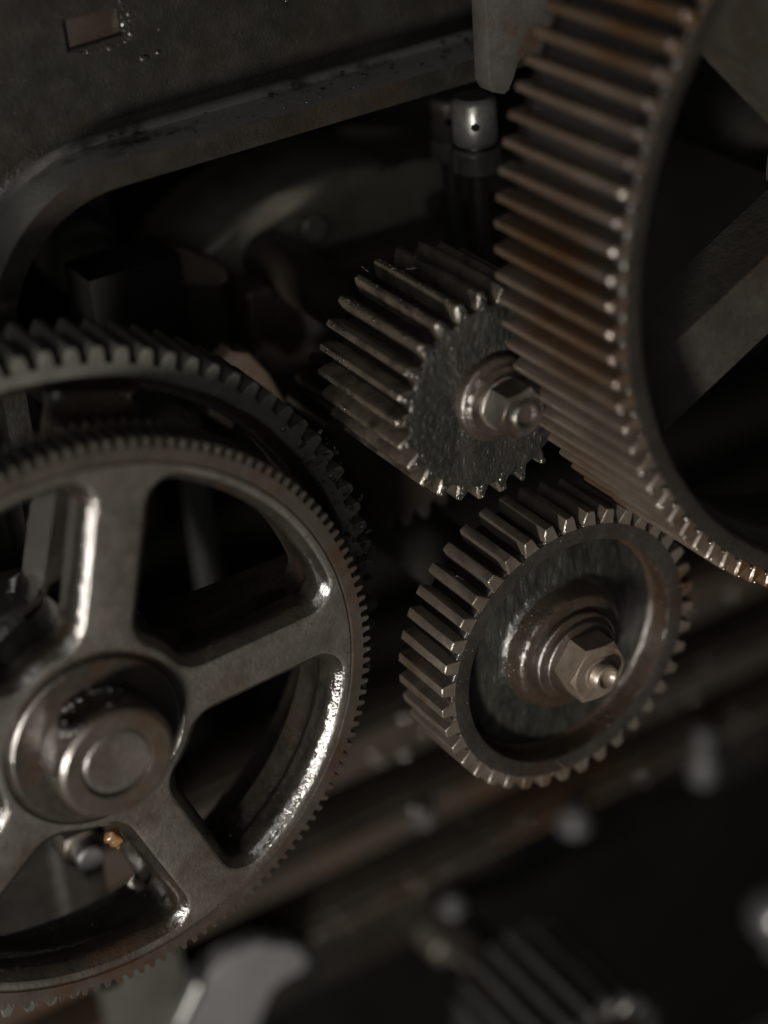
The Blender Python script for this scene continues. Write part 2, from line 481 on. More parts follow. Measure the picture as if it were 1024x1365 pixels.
g = link('grease_specks', from_bm('grease_specks', bm), M_wetgrease, frame); g['kind'] = 'stuff'

# ==================================================================== FRONT SPOKED WHEEL (150 fine teeth)
wheel = thing('spoked_wheel', 'large five spoke iron wheel with fine teeth and shiny inner rim, front left', 'gear wheel', (-188.3, 26.3, 31.5))
def wob(a, amp, f): return amp * (noise.noise(Vector((math.cos(a) * f, math.sin(a) * f, 0.3))))
ring = [(110.2, 0.0), (105.9, 0.0), (105.5, 0.7), (104.9, 0.75), (104.6, 0.0), (104.6, 4), (104.6, 19.5), (110.2, 19.1)]
rim_o = link('rim', lathe('rim', ring, 240, closed=True, sharp=40), M_rim, wheel)
tv = [tooth_mesh('tooth', 110.2, 113.6, 1.45, 0.72, 0, 19, 0.25, 2, 0.04, 0.8, 0.22) for _ in range(4)]
add_teeth(wheel, 150, -0.79, tv, M_rim, 0.03)
# rounded inner rim, spokes and hub plate: one casting, cut into its parts along flat seams
RO, RI, HW, RCO, RCI, RCIRC, RHUB = 97.6, 42.0, 13.4, 6.5, 9.5, 104.5, 35.0
def opening(d, base):
    """outline of one opening grown by d, as tagged points (x, z, tag)"""
    ro, ri, hw, rco, rci = RO + d, RI - d, HW - d, RCO + d, RCI + d
    uo = math.sqrt((RO - RCO) ** 2 - (HW + RCO) ** 2); ui = math.sqrt((RI + RCI) ** 2 - (HW + RCI) ** 2)
    def half():
        P = []
        ca = math.atan2(HW + RCO, uo)                       # outer corner, from the rim arc to the spoke side
        for k in range(9):
            t = ca + (-math.pi / 2 - ca) * k / 8
            P.append((uo + rco * math.cos(t), HW + RCO + rco * math.sin(t), 'rim'))
        for k in range(1, 6):
            P.append((uo + (ui - uo) * k / 6, hw, 'spoke'))
        cb = math.atan2(HW + RCI, ui) + math.pi             # inner corner
        for k in range(9):
            t = -math.pi / 2 + (cb - 2 * math.pi + math.pi / 2) * k / 8
            P.append((ui + rci * math.cos(t), HW + RCI + rci * math.sin(t), 'hub'))
        return P, math.atan2(HW + RCO, uo), math.atan2(HW + RCI, ui)
    H, ao, ai = half()
    pts = [(x, z, t) for x, z, t in H]                      # along the spoke at angle 0, opening at +z side
    seq = []
    N1, N2 = 14, 8
    for k in range(1, N1):                                  # outer arc runs from the far spoke to this one
        t = (R(72) - ao) + (2 * ao - R(72)) * k / N1
        seq.append((ro * math.cos(t), ro * math.sin(t), 'rim'))
    seq += pts
    for k in range(1, N2):
        t = ai + (R(72) - 2 * ai) * k / N2
        seq.append((ri * math.cos(t), ri * math.sin(t), 'hub'))
    c, s_ = math.cos(R(72)), math.sin(R(72))
    far = [(x * c + z * s_, x * s_ - z * c, t) for x, z, t in pts[::-1]]   # mirror in the middle line
    seq += far
    return [(x * math.cos(base) - z * math.sin(base), x * math.sin(base) + z * math.cos(base), t) for x, z, t in seq]
RP = [(5.6, 0.0), (4.9, 0.2), (4.2, 0.68), (2.9, 1.65), (1.5, 2.85), (0.6, 4.2), (0.15, 6.6), (0.0, 10.0), (0.3, 12.2), (1.2, 13.0), (1.5, 14.5), (1.5, 21), (0.6, 24.6)]
geo = {'rim': ([], []), 'hub': ([], [])}
for i in range(5): geo['spoke%d' % i] = ([], [])
def bucket(tag_, i, x, z):
    if tag_ != 'spoke': return tag_
    ang = math.degrees(math.atan2(z, x))
    return 'spoke%d' % min(range(5), key=lambda q: abs((ang - (75.0 - 72 * q) + 180) % 360 - 180))
tops, backs = {}, {}
for i in range(5):
    base = R(75.0 - 72 * i)
    rings_ = [opening(d, base) for d, _ in RP]
    n = len(rings_[0])
    tops[i] = rings_[0]; backs[i] = rings_[8]
    for k in range(n):
        j = (k + 1) % n
        ta, tb = rings_[0][k][2], rings_[0][j][2]
        tg = ta if ta == tb else ('spoke' if 'spoke' in (ta, tb) else ta)
        bk = bucket(tg, i, rings_[0][k][0], rings_[0][k][1])
        V, F = geo[bk]
        b0 = len(V)
        rows_ = RP[:9] if bk.startswith('spoke') else RP      # the arms are thinner than the rim
        for q, (d, y) in enumerate(rows_):
            for kk in (k, j):
                x, z, _ = rings_[q][kk]; V.append((x, y, z))
        for q in range(len(rows_) - 1):
            F.append((b0 + 2 * q, b0 + 2 * q + 1, b0 + 2 * q + 3, b0 + 2 * q + 2))
def fill(loops):
    bm = bmesh.new()
    for lp in loops:
        vs = [bm.verts.new((x, 0, z)) for x, z in lp]
        for k in range(len(vs)): bm.edges.new((vs[k], vs[(k + 1) % len(vs)]))
    bmesh.ops.triangle_fill(bm, use_beauty=True, use_dissolve=False, edges=bm.edges[:])
    bm.verts.index_update()
    V = [tuple(v.co) for v in bm.verts]; F = [tuple(v.index for v in f.verts) for f in bm.faces]
    bm.free(); return V, F
def addto(bk, VF):
    V, F = geo[bk]; b0 = len(V); V += VF[0]; F += [tuple(k + b0 for k in f) for f in VF[1]]
def circle(r, n): return [(r * math.cos(2 * math.pi * k / n), r * math.sin(2 * math.pi * k / n)) for k in range(n)]
rim_loop, hub_loop = [], []
def split_runs(T):
    k = next(k for k in range(len(T)) if T[k][2] == 'rim' and T[k - 1][2] == 'spoke')
    out = []
    for tg in ('rim', 'spoke', 'hub', 'spoke'):
        run_ = []
        while T[k][2] == tg: run_.append(T[k][:2]); k = (k + 1) % len(T)
        out.append(run_)
    return out
for i in range(5): tops[i], backs[i] = split_runs(tops[i]), split_runs(backs[i])
for i in range(5):
    rim_loop += tops[i][0]
    hub_loop += tops[i][2][::-1]
addto('rim', fill([circle(RCIRC, 160), rim_loop]))
addto('hub', fill([circle(RHUB, 100), hub_loop]))
for i in range(5):
    for src, y in ((tops, 0.0), (backs, RP[8][1])):
        o, A_, inn, B_ = src[i]
        on, _, innn, Bn = src[(i + 1) % 5]      # the opening on the other side of this arm
        poly = [o[-1]] + A_ + [inn[0], innn[-1]] + Bn + [on[0]]
        addto('spoke%d' % i, ([(x, y, z) for x, z in poly], [tuple(range(len(poly)))]))
def web_part(bk, name):
    V, F = geo[bk]
    bm = bmesh.new()
    vs = [bm.verts.new(v) for v in V]
    for f in F:
        try: bm.faces.new([vs[k] for k in f])
        except ValueError: pass
    bmesh.ops.remove_doubles(bm, verts=bm.verts[:], dist=0.02)
    me = from_bm(name, bm, 50)
    o = link(name, me, M_cast, wheel)
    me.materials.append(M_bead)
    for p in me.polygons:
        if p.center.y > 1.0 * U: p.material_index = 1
    return o
web_part('rim', 'inner_rim'); hub_plate = web_part('hub', 'hub_plate')
for i in range(5): web_part('spoke%d' % i, 'spoke')
hub = link('hub', lathe('hub', [(0, -1.2), (31.4, -1.2), (32.2, -0.7), (32.6, 0.3), (33.0, 1.0), (34.0, 1.0), (34.9, 0.5), (35.1, 0.02), (35.2, 3), (38.0, 10), (38.0, 25), (0, 25)], 120,
        sharp=30), M_flange, wheel)
# collar on the shaft end, with its milled slot
col_m = lathe('collar', [(0, 2), (19.6, 2), (20.6, 1.4), (21.6, -2.5), (22.0, -4), (22.0, -15.5), (21.2, -17.3), (19.8, -18.2), (13.6, -18.0), (13.1, -17.2), (12.9, -16), (0, -16)], 120)
slot = boxm('slot', -13.0, 9.5, -14.6, -2.6, 12, 30, 4.2, 4)
slot.transform(Matrix.Rotation(R(-5), 4, 'Y'))
collar = link('collar', boolean(col_m, slot, 'collar'), M_nut, wheel)
link('shaft_end', lathe('shaft_end', [(0, -16.9), (11.6, -16.9), (12.4, -16.4), (12.6, -15.8), (12.6, -10), (0, -10)], 80, sharp=15), M_cast, collar)
collar.data.materials.clear(); collar.data.materials.append(M_collar)
# grease drops on the collar and oil beads under the hub
bm = bmesh.new()
for k in range(16):
    a = R(random.uniform(112, 175)); y = random.uniform(-17, -4); s = random.uniform(.3, .8)
    blob(bm, (22.2 * math.cos(a), y, 22.2 * math.sin(a)), s, s * 1.6, s, 1, .4, k)
for k in range(14):
    a = R(random.uniform(80, 118)); s = random.uniform(.5, 1.1)
    blob(bm, (22 * math.cos(a), random.uniform(-4.5, -2.5), 22 * math.sin(a)), s, s, s, 1, .4, k + 40)
for k, (a_, y_, s_) in enumerate(((128, -12.5, 2.3), (133, -9.5, 1.7), (122, -15.0, 1.6), (72, -3.6, 1.5), (80, -3.0, 1.2), (88, -2.8, 1.4), (64, -5, 1.2))):
    blob(bm, (21.6 * math.cos(R(a_)), y_, 21.6 * math.sin(R(a_))), s_, s_ * 1.3, s_ * .8, 2, .35, k + 80)
g = link('oil_beads', from_bm('oil_beads', bm, 80), M_drop, wheel); g['kind'] = 'stuff'
link('slot_floor', boxm('slot_floor', -12, 8.6, -13.6, -3.6, 9.5, 13.0, 1.0, 2), M_hole, collar)  # black block painting the shade inside the collar slot

bm = bmesh.new()
for k in range(260):
    q = random.random()
    if q < .55: a = R(random.uniform(-75, 30)); rr = random.uniform(97.3, 104); y = max(0.0, (103.5 - rr) ** 2 * 0.2)
    elif q < .8: a = R(random.uniform(-150, 10)); rr = 96.9 + random.uniform(-.2, .2); y = random.uniform(11, 24)
    else: a = R(random.uniform(0, 360)); rr = random.uniform(98, 104); y = max(0.0, (103.5 - rr) ** 2 * 0.2)
    s = random.uniform(.12, .42)
    blob(bm, (rr * math.cos(a), y, rr * math.sin(a)), s, s, s, 1, .4, k)
g = link('oil_and_glint_drops', from_bm('oil_and_glint_drops', bm), M_bead, wheel); g['kind'] = 'stuff'
# ==================================================================== BACK GEAR behind the spoked wheel (96 teeth)
back = thing('back_gear', 'grey greasy coarse toothed gear directly behind the spoked wheel', 'gear', (-192.0, 53, 31.5))
ringb = [(131.2, 0), (126.8, 0), (126.3, 0.5), (125.9, 3.0), (125.9, 30), (131.2, 30)]
link('rim', lathe('rim', ringb, 220, closed=True, disp=lambda r, y, a: (0.35 * fbm(r * math.cos(a), y, r * math.sin(a), .1) if r < 130 else 0, 0.3 * fbm(r * math.cos(a) + 9, y, r * math.sin(a), .12) if r < 126 else 0), sharp=45), M_greyback, back)
link('inner_ring', lathe('inner_ring', [(126.0, 2.4), (123.6, 3.8), (121.6, 5.2), (120.6, 7.5), (120.2, 12), (120.2, 26), (121, 29.4), (126.0, 29.4)], 200, disp=lambda r, y, a: (0.35 * fbm(r * math.cos(a), y, r * math.sin(a), .2), 0.3 * fbm(r * math.cos(a) + 9, y, r * math.sin(a), .2)), sharp=60), M_bead, back)
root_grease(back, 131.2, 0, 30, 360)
tv = [tooth_mesh('tooth', 131.2, 137.2, 3.1, 1.45, 0, 30, 0.45, 4, 0.07, 1.2, 0.35) for _ in range(4)]
add_teeth(back, 91, -1.58, tv, M_greyback, 0.03)
spb = prism('spoke', spoke_poly(30, 121, 10.5, 9, 10, 12, 12, 14), 1.5, 20, 4.5, 5, sharp=50)
for i in range(5):
    o = link('spoke', spb, M_bead, back); o.rotation_euler = (0, -R(72.5 - 72 * i), 0)
link('hub', lathe('hub', [(0, 2.5), (34, 2.5), (36, 4), (40, 9), (40, 34), (0, 34)], 80), M_cast, back)
bm = bmesh.new()
for k in range(150):
    a = R(random.uniform(2, 38)); rr = random.uniform(126.5, 139)
    if rr > 134 and random.random() < .5: continue
    s = random.uniform(.3, 1.0)
    blob(bm, (rr * math.cos(a), random.uniform(-1.0, 1.5), rr * math.sin(a)), s * random.uniform(.6, 1.9), s, s * random.uniform(.6, 1.9), 1, .7, k)
g = link('grease_crust', from_bm('grease_crust', bm), M_grease, back); g['kind'] = 'stuff'
tag(link('wheel_shaft', lathe('wheel_shaft', [(0, 0), (11, 0), (12, 1), (12, 200), (0, 200)], 48), M_dark, None, (-188.3, 53, 31.5)),
    'dark round shaft carrying the spoked wheel, hidden behind its hub', 'shaft')

# ==================================================================== IDLER GEAR (39 teeth)
idler = thing('idler_gear', 'dished steel gear with brown hex nut at its hub, lower right', 'gear', (0, 0, 0))
link('rim', lathe('rim', [(55.6, 0), (49.6, 0), (49.1, 0.25), (48.9, 0.8), (48.9, 19), (49.2, 30), (55.6, 30.5)], 200, closed=True, sharp=28), M_face, idler)
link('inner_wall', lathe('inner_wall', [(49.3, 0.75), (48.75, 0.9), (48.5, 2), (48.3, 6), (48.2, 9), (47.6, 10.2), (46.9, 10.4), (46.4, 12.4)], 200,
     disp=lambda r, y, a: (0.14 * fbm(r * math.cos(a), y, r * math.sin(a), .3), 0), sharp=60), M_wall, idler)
tv = [tooth_mesh('tooth', 55.6, 61.5, 3.25, 1.75, 0, 30.5, 0.35, 5, 0.05, 1.0, 0.22, 2.55) for _ in range(4)]
add_teeth(idler, 39, -2.87, tv, M_idler, 0.12)
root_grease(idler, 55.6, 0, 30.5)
glint_beads(idler, 39, -2.87, [(56.2, 2.9)], 0.1, 0.42, M_glint, chance=.7)
# greasy dished web, real relief
prof = [(46.8, 11.4), (46.4, 11.0)] + [(46 - i * 0.8, 10.9 - i * 0.06) for i in range(22)] + [(28.2, 9.2), (27.2, 8.4), (26.4, 7.0)]
def dish_disp(r, y, a):
    x, z = r * math.cos(a), r * math.sin(a)
    s = fbm(x * 1.0, 3.3, z * 0.30, .5, 3) * 0.28 + fbm(x, 8, z, .10, 3) * 0.8
    return 0, -s * (0.9 if 27 < r < 47.5 else 0.2)
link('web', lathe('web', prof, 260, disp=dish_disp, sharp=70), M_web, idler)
link('hub', lathe('hub', [(28.5, 13), (27.0, 8.5), (25.6, 3.6), (25.0, 1.6), (24.2, 0.4), (22.6, -0.2), (19.8, -0.4), (18.8, -0.2), (18.4, 0.6)], 120,
     disp=lambda r, y, a: (0.2 * fbm(r * math.cos(a), y, r * math.sin(a), .3), 0.18 * fbm(r * math.cos(a) + 7, y, r * math.sin(a), .3))), M_hub, idler)
link('washer', lathe('washer', [(0, 1), (18.6, 1), (19.0, 0.2), (19.0, -2.8), (18.4, -3.4), (16.6, -3.7), (16.4, -4.6), (16.3, -5.7), (15.7, -6.2), (0, -6.2)], 110), M_hub, idler)
nut = link('nut', nut_mesh('nut', 13.6, -17.2, -6.0, -5), M_bronze, idler)
link('stud', lathe('stud', [(7.0, -16.5), (7.0, -17.4), (6.4, -17.8), (5.3, -18.0), (5.9, -18.5), (5.3, -19.0), (5.9, -19.5), (5.3, -20.0), (5.9, -20.5), (5.3, -21.0), (5.7, -21.5), (5.0, -22.2), (4.0, -22.3), (2.9, -20.6), (0, -19.4)], 48), M_bronze, nut)
link('web_back', lathe('web_back', [(0, 14.5), (47.9, 14.5), (47.9, 17.5), (0, 17.5)], 64), M_dark, idler)
bm = bmesh.new()
for k in range(150):      # oil beads round the hub and the lower rim lip
    if k < 60: a = R(random.uniform(125, 200)); rr = random.uniform(25.4, 28.5); y = 5.5 + random.uniform(-3, 1.5) + (rr - 25.4)
    elif k < 110: a = R(random.uniform(-75, 40)); rr = 48.1 + random.uniform(-.2, .2); y = random.uniform(.8, 10)
    else: a = random.uniform(0, 6.28); rr = random.uniform(50, 55); y = 0.0
    s = random.uniform(.12, .42)
    blob(bm, (rr * math.cos(a), y, rr * math.sin(a)), s, s, s, 1, .4, k)
g = link('oil_beads', from_bm('oil_beads', bm), M_idler, idler); g['kind'] = 'stuff'
bm = bmesh.new()
tube(bm, [(-9, -0.2, -49.6), (-8.6, -2, -50.5), (-7.6, -3, -52), (-7.4, -2.6, -54)], 0.09)
tube(bm, [(-43, 15, 45.5), (-41.5, 16, 45), (-40, 15, 43.5), (-39, 14, 43)], 0.16)
g = link('lint', from_bm('lint', bm), M_lint, idler); g['kind'] = 'stuff'
tag(link('idler_shaft', lathe('idler_shaft', [(0, 0), (14, 0), (15, 1), (15, 220), (0, 220)], 48), M_dark, None, (0, 17.6, 0)),
    'dark round stub shaft behind the dished gear', 'shaft')

# ==================================================================== PINION (26 teeth)
pin = thing('pinion_gear', 'small wide steel pinion with greasy black face and bright nut, centre', 'gear', (-17.7, 20.8, 111.3))
link('rim', lathe('rim', [(0, 0.6), (34, 0.6), (35.0, 0.3), (35.0, 55.2), (0, 55.2)], 160), M_pinion, pin)
tv = [tooth_mesh('tooth', 35.0, 42.0, 3.1, 1.25, 0, 55.5, 0.7, 7, 0.10, 1.0, 0.5, 2.25) for _ in range(5)]
add_teeth(pin, 26, -3.24, tv, M_pinion, 0.25)
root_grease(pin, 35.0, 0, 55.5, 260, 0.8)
def face_disp(r, y, a):
    x, z = r * math.cos(a), r * math.sin(a)
    k = min(1, max(0, (36.2 - r) / 3))
    if r > 36:      # tongues of grease reaching out over the tooth ends
        w = max(0, math.cos(26 * (a - R(-3.24)))) ** .8 * (0.75 + 0.35 * noise.noise(Vector((x * .15, 2, z * .15))))
        return -(r - 36) * (1 - w), -0.25 - 0.2 * fbm(x, 1.7, z, .8, 3)
    return 0, -(0.22 * fbm(x, 1.7, z * .7, .8, 4) + 0.35 * fbm(x, 5, z * .8, .12, 3) + 0.4) * (0.25 + .75 * k)
link('greasy_face', lathe('greasy_face', [(41.4, 0.3), (40.6, 0.0), (39.4, 0.0), (38.2, 0.0), (37, 0.0), (36.0, -0.1)] + [(35.4 - i * 0.65, -0.2) for i in range(32)] + [(14.4, 0.2)], 320, disp=face_disp, sharp=80), M_grease, pin)
link('washer', lathe('washer', [(0, 1.5), (16.6, 1.5), (17.0, 0.6), (17.0, -2.6), (16.4, -3.6), (15.2, -4.2), (14.2, -4.6), (13.4, -5.8), (0, -6.1)], 110,
     disp=lambda r, y, a: (0.12 * fbm(r * math.cos(a), y, r * math.sin(a), .4), 0.12 * fbm(r * math.cos(a), y + 9, r * math.sin(a), .4))), M_hub, pin)
nut = link('nut', nut_mesh('nut', 10.4, -19.0, -7.6, 8), M_pnut, pin)
link('nut_collar', lathe('nut_collar', [(10.4, -5.9), (10.4, -7.6), (9.8, -8.1), (0, -8.1)], 64), M_pinion, pin)
link('stud', lathe('stud', [(5.9, -18.6), (5.9, -19.4), (5.2, -19.7), (5.7, -20.1), (5.2, -20.5), (5.7, -20.9), (5.0, -21.4), (4.2, -21.2), (3.2, -19.6), (0, -19.0)], 48), M_hub, nut)
# grease squeezed out over the tooth ends
bm = bmesh.new()
for i in range(26):
    a0 = -3.24 + 360 * i / 26
    for k in range(4):
        rr = 34 + k * 2.2 + random.uniform(-.4, .4); a = R(a0 + random.uniform(-1.5, 1.5))
        s = random.uniform(.5, 1.2)
        blob(bm, (rr * math.cos(a), random.uniform(-.2, .35), rr * math.sin(a)), s * 1.3, s * .7, s * 1.3, 2, .25, i * 7 + k)
for k in range(120):
    a = R(random.uniform(85, 190)); y = random.uniform(0, 54); i = round((math.degrees(a) + 3.24) / (360 / 26)); a = R(-3.24 + 360 / 26 * i + random.uniform(-1.6, 1.6))
    s = random.uniform(.15, .5)
    blob(bm, (42 * math.cos(a), y, 42 * math.sin(a)), s, s * 1.6, s, 1, .5, k)
for k in range(14):
    a = R(-3.24 + 360 / 26 * 11); s = random.uniform(.4, .9)
    blob(bm, (41.6 * math.cos(a), 54 - k * .9 + random.uniform(-.5, .5), 41.6 * math.sin(a)), s, s, s, 2, .6, k + 70)
g = link('grease', from_bm('grease', bm, 80), M_wetgrease, pin); g['kind'] = 'stuff'
bm = bmesh.new()
for k in range(4):
    a = R(97 + 7 * (k % 5) + random.uniform(-3, 3)); p = Vector((42 * math.cos(a), random.uniform(30, 56), 42 * math.sin(a))); pts = [tuple(p)]
    d = Vector((random.uniform(-1, 1), random.uniform(-1, 1), random.uniform(.2, 1.2)))
    for _ in range(4):
        p = p + d * random.uniform(.5, 1.2); d += Vector((random.uniform(-.5, .5), random.uniform(-.5, .5), random.uniform(-.5, .3))); pts.append(tuple(p))
    tube(bm, pts, 0.06)
g = link('lint', from_bm('lint', bm), M_lint, pin); g['kind'] = 'stuff'
tag(link('pinion_shaft', lathe('pinion_shaft', [(0, 0), (11, 0), (12, 1), (12, 120), (0, 120)], 48), M_dark, None, (-17.7, 76.1, 111.3)),
    'dark round shaft running back from the small pinion', 'shaft')
# second gear on the same shaft, farther back
sec = thing('shaft_gear', 'dark gear half hidden behind and below the small pinion', 'gear', (-12, 92, 62))
link('rim', lathe('rim', [(0, 0), (35, 0), (35, 32), (0, 32)], 96), M_dark, sec)
tv = [tooth_mesh('tooth', 35, 42, 3.1, 1.3, 0, 32, 0.6, 3, 0.1, 1.0, 0.45) for _ in range(3)]
add_teeth(sec, 26, 2, tv, M_dark, 0.2)

# ==================================================================== BIG WIDE GEAR (104 teeth)
big = thing('big_gear', 'large wide rust brown gear with long straight teeth, upper right', 'gear', (140.1, -49.9, 167.5))
link('rim', lathe('rim', [(152.4, 0.0), (147.2, 0.0), (146.0, 0.5), (145.3, 1.6), (145.0, 4), (144.5, 14), (142, 18), (141.0, 24), (141.0, 42), (142, 48), (144.5, 52), (145.5, 65), (152.4, 65)], 240, closed=True,
     disp=lambda r, y, a: (0.2 * fbm(r * math.cos(a), y, r * math.sin(a), .1) if r < 147 else 0, 0), sharp=45), M_face, big)
tv = [tooth_mesh('tooth', 152.4, 159.0, 2.9, 1.3, 0, 65, 0.75, 6, 0.09, 1.2, 0.45, 2.1) for _ in range(5)]
add_teeth(big, 104, -1.40, tv, M_rust, 0.05)
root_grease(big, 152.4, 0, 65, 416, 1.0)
glint_beads(big, 104, -1.40, [(158.2, 0.9), (153.4, 4.6)], 0.3, 0.8, M_glint, chance=.9)
spg = prism('spoke', spoke_poly(30, 143.5, 14.5, 5, 0, 12, 26, 14), 30, 56, 10, 6, sharp=70)
for i in range(5):
    o = link('spoke', spg, M_gspoke, big); o.rotation_euler = (0, -R(206.0 - 72 * i), 0)
link('hub', lathe('hub', [(0, 34), (32, 34), (34, 36), (36, 40), (36, 62), (0, 62)], 80), M_gspoke, big)
tag(link('big_gear_shaft', lathe('big_gear_shaft', [(0, 0), (17, 0), (18, 1), (18, 260), (0, 260)], 48), M_dark, None, (140.1, 12.2, 167.5)),
    'thick dark shaft behind the big rust brown gear', 'shaft')

# ==================================================================== things behind, top
br = tag(link('bracket_plate', prism('bracket_plate', [(38, 262), (38, 197), (40, 193.5), (45, 191.5), (48, 193), (49, 198), (51, 203), (55, 206), (60, 205), (64, 200), (72, 196), (90, 196), (90, 262)], 96, 106, 0.8, 2), M_brk),
         'pale worn steel bracket with hooked lower edge, behind the top of the big gear', 'bracket')
def collar_post(name, x, y, z0, s, label, material):
    t = thing(name, label, 'oil cup', (x, y, z0))
    link('cup', lathe('cup', [(0, 31 * s), (7.2 * s, 31 * s), (8.6 * s, 30 * s), (9.2 * s, 28.5 * s), (9.2 * s, 13 * s), (8.6 * s, 12 * s), (0, 12 * s)], 64, 'Z'), material, t)
    link('neck', lathe('neck', [(7.4 * s, 13 * s), (7.4 * s, 9 * s)], 48, 'Z'), M_dark, t)
    link('base', lathe('base', [(0, 10.5 * s), (9.2 * s, 10.5 * s), (10.0 * s, 9.6 * s), (10.0 * s, 1), (9.2 * s, 0), (0, 0)], 64, 'Z'), material, t)
    link('pin', lathe('pin', [(4, 0.5), (4, -60)], 32, 'Z'), M_dark, t)
    h = link('hole_shade_plug', lathe('hole_shade_plug', [(0, 0), (1.5, 0), (1.8, .4), (1.8, 3)], 20, 'Y'), M_hole, t)  # proud black plug painting the dark of the screw hole
    d = Vector((-402 + 0, -600, 0)).normalized()
    h.location = (d.x * 9.35 * s * U, d.y * 9.35 * s * U, 21 * s * U)
    h.rotation_euler = (0, 0, math.atan2(-d.x, -d.y) * -1)
    return t
collar_post('oil_cup', 40, 110, 158, 1.0, 'bright steel oil cup with a set screw hole, left of the big gear teeth', M_cup)
collar_post('oil_cup', 55, 152, 148, 0.85, 'dim blurred oil cup just left of and behind the bright one', M_brk)

cast = thing('bearing_casting', 'dark curved iron bearing casting behind the small pinion', 'casting', (0, 190, 0))
link('cap', prism('cap', [(-52, 60), (-54, 112), (-46, 122), (-30, 131), (-8, 137), (20, 140), (42, 138), (58, 130), (72, 126), (96, 124), (150, 118), (150, 60)], 0, 60, 5, 4, sharp=50), M_castbg, cast)
link('ledge', boxm('ledge', -40, 170, -22, 0.5, 52, 108, 2.5, 3), M_brown, cast)
link('ledge_panel', boxm('ledge_panel', -14, 120, -24.5, -21, 40, 101, 1, 2), M_dark, cast)
bt = link('bolt', nut_mesh('bolt', 6.5, -8, 0.5, 10), M_nut, cast, (3, 0, 120))
link('bolt', nut_mesh('bolt', 6.0, -7, 0.5, 25), M_dark, cast, (70, 0, 112))
tag(link('tan_block', prism('tan_block', [(-80, 124), (-80, 131), (-75, 136), (-66, 136), (-48, 123), (-47, 116), (-52, 114)], 168, 186, 2.0, 3), M_tan),
    'tan brown block with a sloping top, in the frame opening', 'block')
tag(link('slide_block', boxm('slide_block', -84, -50, 170, 190, 60, 119, 2.5, 3), M_dark), 'dark block under the tan one in the frame opening', 'block')
tag(link('link_lever', prism('link_lever', [(-84, 82), (-76, 103), (-70, 107), (-62, 104), (-54, 92), (-48, 76), (-52, 68), (-62, 84), (-74, 72)], 126, 138, 2.5, 3), M_tan),
    'pale brown forked lever end just above the back gear teeth', 'lever')
tag(link('cross_shaft', lathe('cross_shaft', [(0, 0), (11, 0), (13, 2), (13, 40), (16, 44), (16, 60), (13, 64), (13, 300), (0, 300)], 64), M_shaft, None, (-92, 170, 124)),
    'grey blurred round shaft in the frame opening, far left', 'shaft')
tag(link('shaft_end_mask', prism('shaft_end_mask', [(-112, 84), (-112, 138), (-72, 138), (-72, 84)], 160, 186, 1.5, 2), M_black), 'added black block hiding the end of the grey shaft in the frame opening', 'bearing')  # black block added to keep the shaft end dark and hidden
tag(link('upright_post', lathe('upright_post', [(0, -150), (9, -150), (9, 60), (0, 60)], 48, 'Z'), M_grey, None, (-66, 262, 110)),
    'dim grey upright post behind the frame opening', 'post')

# ==================================================================== things seen through the wheel
tag(link('stay_rod', lathe('stay_rod', [(0, -66), (6.5, -66), (6.5, 90), (0, 90)], 40, 'Z'), M_grey, None, (-60, 204, 0)),
    'grey upright rod seen through the upper right opening of the spoked wheel', 'rod')
tag(link('cross_bar', boxm('cross_bar', -190, 20, 196, 214, -84, -62, 3, 3), M_grey), 'grey crossbar at the foot of the upright rod, behind the spoked wheel', 'bar')
tag(link('brown_roller', lathe('brown_roller', [(0, 0), (20, 0), (23, 3), (23, 60), (0, 60)], 64), M_brown, None, (-186, 150, 22)),
    'brown roller end at the left edge, behind the spoked wheel', 'roller')
tag(link('spacer_block', boxm('spacer_block', -150, -128, 130, 152, 82, 108, 2, 3), M_dark), 'dark square block between the rims of the two left wheels', 'block')
tag(link('round_plug', lathe('round_plug', [(0, -5), (7, -4), (10, -1), (11, 3), (11, 20), (0, 20)], 48), M_greyback, None, (-110, 108, 92)),
    'grey domed plug peeping between the rims of the two left wheels', 'plug')
hb = thing('hanging_bolt', 'bright bolt and nut showing below the hub of the spoked wheel', 'bolt', (-175, 116, -84))
link('nut', nut_mesh('nut', 10, -8, 6, 12), M_nut, hb)
link('shank', lathe('shank', [(0, -16), (5, -16), (6, -15), (6, 60), (0, 60)], 40), M_bright, hb)
bm = bmesh.new()
blob(bm, (0, 0, 0), 3.4, 2.2, 2.8, 3, .3, 5); blob(bm, (1.6, -.3, -2.4), 2.8, 1.8, 3.0, 3, .3, 9); blob(bm, (2.3, 1.2, -5.6), .9, .9, 2.6, 3, .3, 13)
tag(link('grease_lump', from_bm('grease_lump', bm, 80), M_amber, None, (-187.5, 33, -18.5)), 'amber lump of old grease on the wheel spoke below the hub', 'grease')

# ==================================================================== things behind, below
def rail(name, z, y, h, d, label, material, x0=-240, x1=520):
    t = thing(name, label, 'rail', (0, y, z), 'rails across the lower background')
    link('bar', boxm('bar', x0, x1, 0, d, -h, 0, 2.5, 3), material, t)
    link('lip', boxm('lip', x0, x1, -7, 0.5, -7, -1.2, 1.6, 3), material, t)
    bm = bmesh.new()
    for k in range(40):
        r_ = random.uniform(.6, 2.2)
        blob(bm, (random.uniform(-40, 380), random.choice((-6.9, -0.2)), random.uniform(-h + 2, 0) if k % 2 else -1.6), r_, r_ * .5, r_, 1, .3, k)
    g_ = link('oil_and_glint_drops', from_bm('oil_and_glint_drops', bm, 90), M_glint, t); g_['kind'] = 'stuff'  # metallic beads added so the rails show blurred glints
rail('bed_rail', -176, 215, 34, 40, 'dark blurred rail nearest below the dished gear', M_railm)
rail('bed_rail', -240, 215, 26, 40, 'dark blurred rail second below the dished gear', M_railm)
